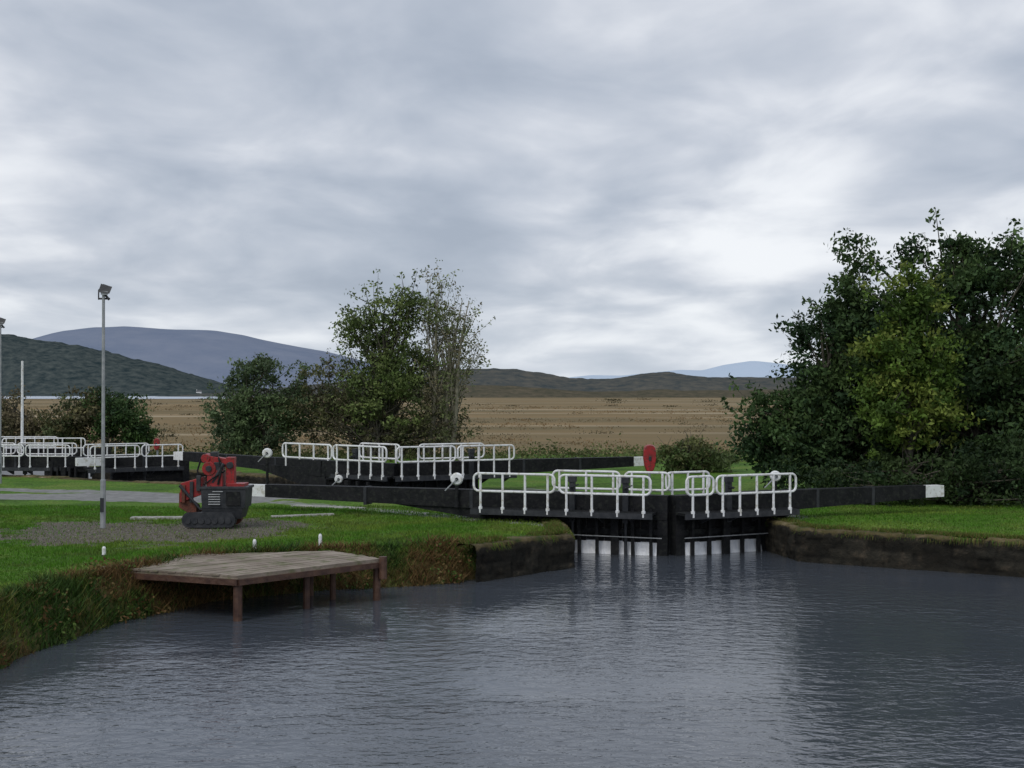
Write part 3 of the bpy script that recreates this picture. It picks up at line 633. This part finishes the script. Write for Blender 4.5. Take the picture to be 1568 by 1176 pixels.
# ------------------------------------------------------------ street lamps
def lamp(x,y,top):
    z=0.85; mb=MB()
    mb.path([(x,y,z-0.1),(x,y,z+1.4),(x,y,z+1.42),(x,y,top)],[0.08,0.08,0.055,0.042],'steel',10)
    mb.obox((x,y-0.09,z+0.7),0.05,0.015,0.2,'darksteel')
    mb.path([(x-0.12,y,top-0.22),(x+0.18,y,top-0.22)],0.03,'darksteel',6)
    c=Vector((x+0.06,y-0.02,top)); b=[];t=[]
    for (a_,b2) in ((-0.17,-0.12),(0.15,-0.17),(0.2,0.06),(-0.12,0.16)):
        t.append((c.x+a_,c.y-0.12+0.10*(b2>0),c.z+b2*0.9+0.06)); b.append((c.x+a_*0.6,c.y+0.13,c.z+b2*0.5+0.09))
    mb.hexa(b,t,'darksteel'); mb.obox((c.x,c.y-0.09,c.z-0.07),0.10,0.01,0.05,'glass')
    mb.path([(x-0.14,y,top-0.25),(x-0.14,y,top+0.02),(x,y,top+0.18),(x+0.16,y,top+0.12)],0.02,'darksteel',6)
    mb.path([(x,y,top-0.05),(x+0.16,y,top-0.25)],0.035,'darksteel',6)
    mb.done('street_lamp')
lamp(-11.6,35.2,7.62); lamp(-21.75,52.7,7.75)
def slab(x0,y0,x1,y1,w,h=0.05):
    z=float(ground(np.array([(x0+x1)/2]),np.array([(y0+y1)/2]))[0][0])
    mb=MB(); mb.beam((x0,y0,z+h),(x1,y1,z+h),w,h+0.15,w,h+0.15,'concrete'); mb.done('concrete_slab',bevel=0.015)
slab(-11.6,37.8,-9.7,37.9,0.3,0.07); slab(-7.4,38.2,-5.6,39.0,0.25,0.05); slab(-7.4,42.0,-4.9,41.0,0.4,0.04)

# ------------------------------------------------------------ small tracked crane
e=empty('tracked_crane'); ox,oy,oz=-8.5,35.7,0.9
def O(a,b,c): return (ox+a,oy+b,oz+c)
mb=MB()
for yy in (-0.42,0.42):
    pts=[]
    for i in range(16):
        a=2*math.pi*i/16; cx=0.62*math.copysign(1,math.cos(a)) if abs(math.cos(a))>0.01 else 0
        pts.append((cx*0.9+0.2*math.cos(a)-0.1,0.22+0.22*math.sin(a)))
    mb.hexa([O(p_[0],yy-0.13,p_[1]) for p_ in pts],[O(p_[0],yy+0.13,p_[1]) for p_ in pts],'rust' if yy>0 else 'darksteel')
    for i in range(7):
        mb.path([O(-0.68+0.19*i,yy-0.16,0.2),O(-0.68+0.19*i,yy+0.16,0.2)],0.09,'darksteel',10)
mb.done('tracks',parent=e)
mb=MB()
mb.obox(O(0.26,0,0.40),0.60,0.44,0.16,'darksteel',taper=0.85)
mb.obox(O(0.30,0,0.82),0.64,0.47,0.27,'darksteel',taper=0.95)
mb.obox(O(0.30,0,1.12),0.68,0.49,0.035,'darksteel')
mb.obox(O(0.62,0,1.19),0.24,0.3,0.045,'red')
for i in range(5): mb.obox(O(0.05,-0.48,0.66+0.07*i),0.17,0.012,0.015,'steel')
mb.obox(O(0.58,-0.475,0.82),0.2,0.012,0.2,'black')
mb.path([O(0.0,-0.49,1.02),O(0.3,-0.49,1.02)],0.015,'steel',6)
mb.done('engine_housing',parent=e,bevel=0.03)
mb=MB()
mb.beam(O(-0.95,-0.1,1.25),O(-0.35,-0.1,1.42),0.5,0.55,0.5,0.5,'red')
mb.beam(O(-1.0,-0.1,0.98),O(-0.5,-0.1,0.6),0.42,0.42,0.42,0.35,'rust')
mb.obox(O(-0.62,-0.38,1.0),0.05,0.03,0.3,'darksteel'); mb.obox(O(-0.85,-0.38,0.95),0.05,0.03,0.25,'rust')
mb.obox(O(-0.42,-0.38,1.25),0.06,0.04,0.22,'darksteel')
mb.path([O(-0.95,-0.42,1.2),O(-0.35,-0.42,0.5)],[0.05,0.035],'darksteel',8)
mb.obox(O(0.0,0,1.45),0.2,0.22,0.32,'red',taper=1.15)
mb.path([O(-0.16,-0.26,1.66),O(-0.16,0.26,1.66)],0.2,'red',14)
mb.path([O(-0.16,-0.3,1.66),O(-0.16,-0.26,1.66)],0.09,'darksteel',12)
mb.path([O(-0.28,-0.2,1.95),O(-0.28,0.2,1.95)],0.13,'red',12)
mb.beam(O(-0.36,0,2.05),O(0.36,0,1.93),0.3,0.2,0.3,0.26,'red')
mb.beam(O(0.30,0,1.98),O(0.54,0,1.98),0.3,0.93,0.26,0.86,'red')
mb.path([O(-0.06,-0.2,1.25),O(0.25,-0.2,1.8)],0.06,'darksteel',8)
mb.path([O(0.05,-0.2,1.2),O(0.18,-0.22,1.75)],0.03,'steel',8)
mb.path([O(0.42,-0.2,1.75),O(0.42,0.2,1.75)],0.1,'darksteel',10)
mb.path([O(-0.4,-0.18,1.95),O(-0.5,-0.2,1.6),O(-0.42,-0.22,1.3)],0.03,'black',6)
mb.path([O(0.1,-0.18,1.98),O(0.2,-0.26,1.6),O(0.1,-0.28,1.2)],0.03,'black',6)
mb.path([O(0.3,-0.18,1.6),O(0.05,-0.3,1.45),O(-0.3,-0.28,1.2)],0.025,'black',6)
mb.obox(O(-0.05,-0.02,2.06),0.1,0.12,0.07,'darksteel')
mb.obox(O(0.08,-0.19,1.72),0.1,0.04,0.12,'darksteel')
mb.done('crane_arm',parent=e,bevel=0.025)

# ------------------------------------------------------------ moored yachts (masts show above the far gates)
def yacht(x,y,top):
    e=empty('sailing_boat'); mb=MB(); n=10; vs=[];fs=[]
    for i in range(n+1):
        t=i/n; w=1.25*math.sin(math.pi*min(1,0.25+t*0.75))**0.7; xx=-3.5+7*t
        sec=[(-w,1.0),(-w*0.85,0.3),(-w*0.3,-0.2),(0,-0.35),(w*0.3,-0.2),(w*0.85,0.3),(w,1.0)]
        vs+=[(x+xx,y+a,b) for a,b in sec]
    for i in range(n):
        for j in range(6): fs.append((i*7+j,i*7+j+1,(i+1)*7+j+1,(i+1)*7+j))
        fs.append((i*7,(i+1)*7,(i+1)*7+6,i*7+6))
    mb.add(vs,fs,'hull'); mb.obox((x-0.3,y,1.15),1.3,0.7,0.18,'hull',taper=1.1)
    mb.done('hull',parent=e)
    mb=MB(); mb.path([(x,y,1.0),(x,y,top)],[0.08,0.06],'white',8); mb.path([(x,y,2.1),(x-2.6,y,2.1)],0.06,'white',8)
    mb.done('mast',parent=e)
yacht(-24.6,62.3,6.35); yacht(-26.6,64.0,3.9)
for cx,cy,w in ((-1800,4980,26),(-1265,5010,20)):
    mb=MB(); w2=w/2
    mb.obox((cx,cy,4),w2,5,9,'white')
    mb.add([(cx-w2-1,cy-6,13),(cx+w2+1,cy-6,13),(cx+w2+1,cy+6,13),(cx-w2-1,cy+6,13),(cx-w2-1,cy,19),(cx+w2+1,cy,19)],[(0,1,5,4),(2,3,4,5),(0,4,3),(1,2,5)],'slate')
    mb.obox((cx-w2+1.5,cy,20),1,1,2.5,'white')
    for i in (-1,0,1): mb.obox((cx+i*w*0.28,cy-5.05,6),1.3,0.08,1.8,'slate')
    mb.done('cottage')

# ------------------------------------------------------------ world: overcast sky
w=bpy.data.worlds.new("World"); scene.world=w; w.use_nodes=True; nt=w.node_tree; nt.nodes.clear(); L=nt.links.new
SE,SR=math.radians(50),math.radians(215)
out=nt.nodes.new('ShaderNodeOutputWorld')
sky=N(nt,'ShaderNodeTexSky',sky_type='NISHITA',sun_disc=False); sky.sun_elevation=SE; sky.sun_rotation=SR
b1=N(nt,'ShaderNodeBackground'); b1.inputs['Strength'].default_value=0.1; L(sky.outputs[0],b1.inputs['Color'])
tc=nt.nodes.new('ShaderNodeTexCoord'); sp=nt.nodes.new('ShaderNodeSeparateXYZ'); L(tc.outputs['Generated'],sp.inputs[0])
def mth(op,a,b=None,c=None):
    n=N(nt,'ShaderNodeMath',operation=op)
    for i,q in enumerate((a,b,c)):
        if q is None: continue
        if isinstance(q,(int,float)): n.inputs[i].default_value=q
        else: L(q,n.inputs[i])
    return n.outputs[0]
zc=mth('ADD',mth('MAXIMUM',sp.outputs[2],0.0),0.17)
cb=nt.nodes.new('ShaderNodeCombineXYZ'); L(mth('DIVIDE',sp.outputs[0],zc),cb.inputs[0]); L(mth('DIVIDE',sp.outputs[1],zc),cb.inputs[1])
def wn(sc,det,off,dist=0.3,rough=0.5,vs=(1,1,1)):
    mp=nt.nodes.new('ShaderNodeMapping'); mp.inputs['Location'].default_value=off; mp.inputs['Scale'].default_value=vs; L(cb.outputs[0],mp.inputs[0])
    n=N(nt,'ShaderNodeTexNoise'); n.inputs['Scale'].default_value=sc; n.inputs['Detail'].default_value=det; n.inputs['Distortion'].default_value=dist; n.inputs['Roughness'].default_value=rough
    L(mp.outputs[0],n.inputs['Vector']); return n.outputs['Fac']
n1=wn(0.9,3,(2.2,4.1,0),0.5,0.45,(1,0.8,1)); n2=wn(2.3,5,(8.3,2.2,4),0.4,0.50,(1,0.8,1)); n3=wn(6,5,(1,5,2),0.3,0.5,(1,0.7,1))
s=mth('ADD',mth('ADD',mth('MULTIPLY',n1,0.55),mth('MULTIPLY',n2,0.37)),mth('MULTIPLY',n3,0.08))
s=mth('SUBTRACT',s,mth('MULTIPLY',mth('MINIMUM',sp.outputs[2],0.4),0.12))
s=mth('ADD',s,mth('MULTIPLY',sp.outputs[0],0.05))
cr=ramp(nt,[(0.35,(0.36,0.41,0.495)),(0.42,(0.45,0.50,0.585)),(0.48,(0.56,0.60,0.675)),(0.53,(0.70,0.73,0.79)),(0.60,(0.92,0.94,0.97))],'B_SPLINE'); L(s,cr.inputs[0])
hz=ramp(nt,[(0.0,(1,1,1)),(0.035,(0.6,0.6,0.6)),(0.09,(0,0,0))]); L(sp.outputs[2],hz.inputs[0])
mx=nt.nodes.new('ShaderNodeMixRGB'); mx.inputs[2].default_value=(0.66,0.73,0.82,1)
L(mth('MULTIPLY',hz.outputs[0],0.5),mx.inputs[0]); L(cr.outputs[0],mx.inputs[1])
b2=N(nt,'ShaderNodeBackground'); b2.inputs['Strength'].default_value=1.04; L(mx.outputs[0],b2.inputs['Color'])
ms=nt.nodes.new('ShaderNodeMixShader'); ms.inputs[0].default_value=0.93; L(b1.outputs[0],ms.inputs[1]); L(b2.outputs[0],ms.inputs[2]); L(ms.outputs[0],out.inputs[0])
sl=bpy.data.lights.new('sun','SUN'); sl.energy=1.3; sl.angle=math.radians(30); sl.color=(1,0.97,0.92)
so=bpy.data.objects.new('sun',sl); scene.collection.objects.link(so)
d=Vector((math.sin(SR)*math.cos(SE),math.cos(SR)*math.cos(SE),math.sin(SE)))
so.rotation_euler=d.to_track_quat('Z','Y').to_euler()
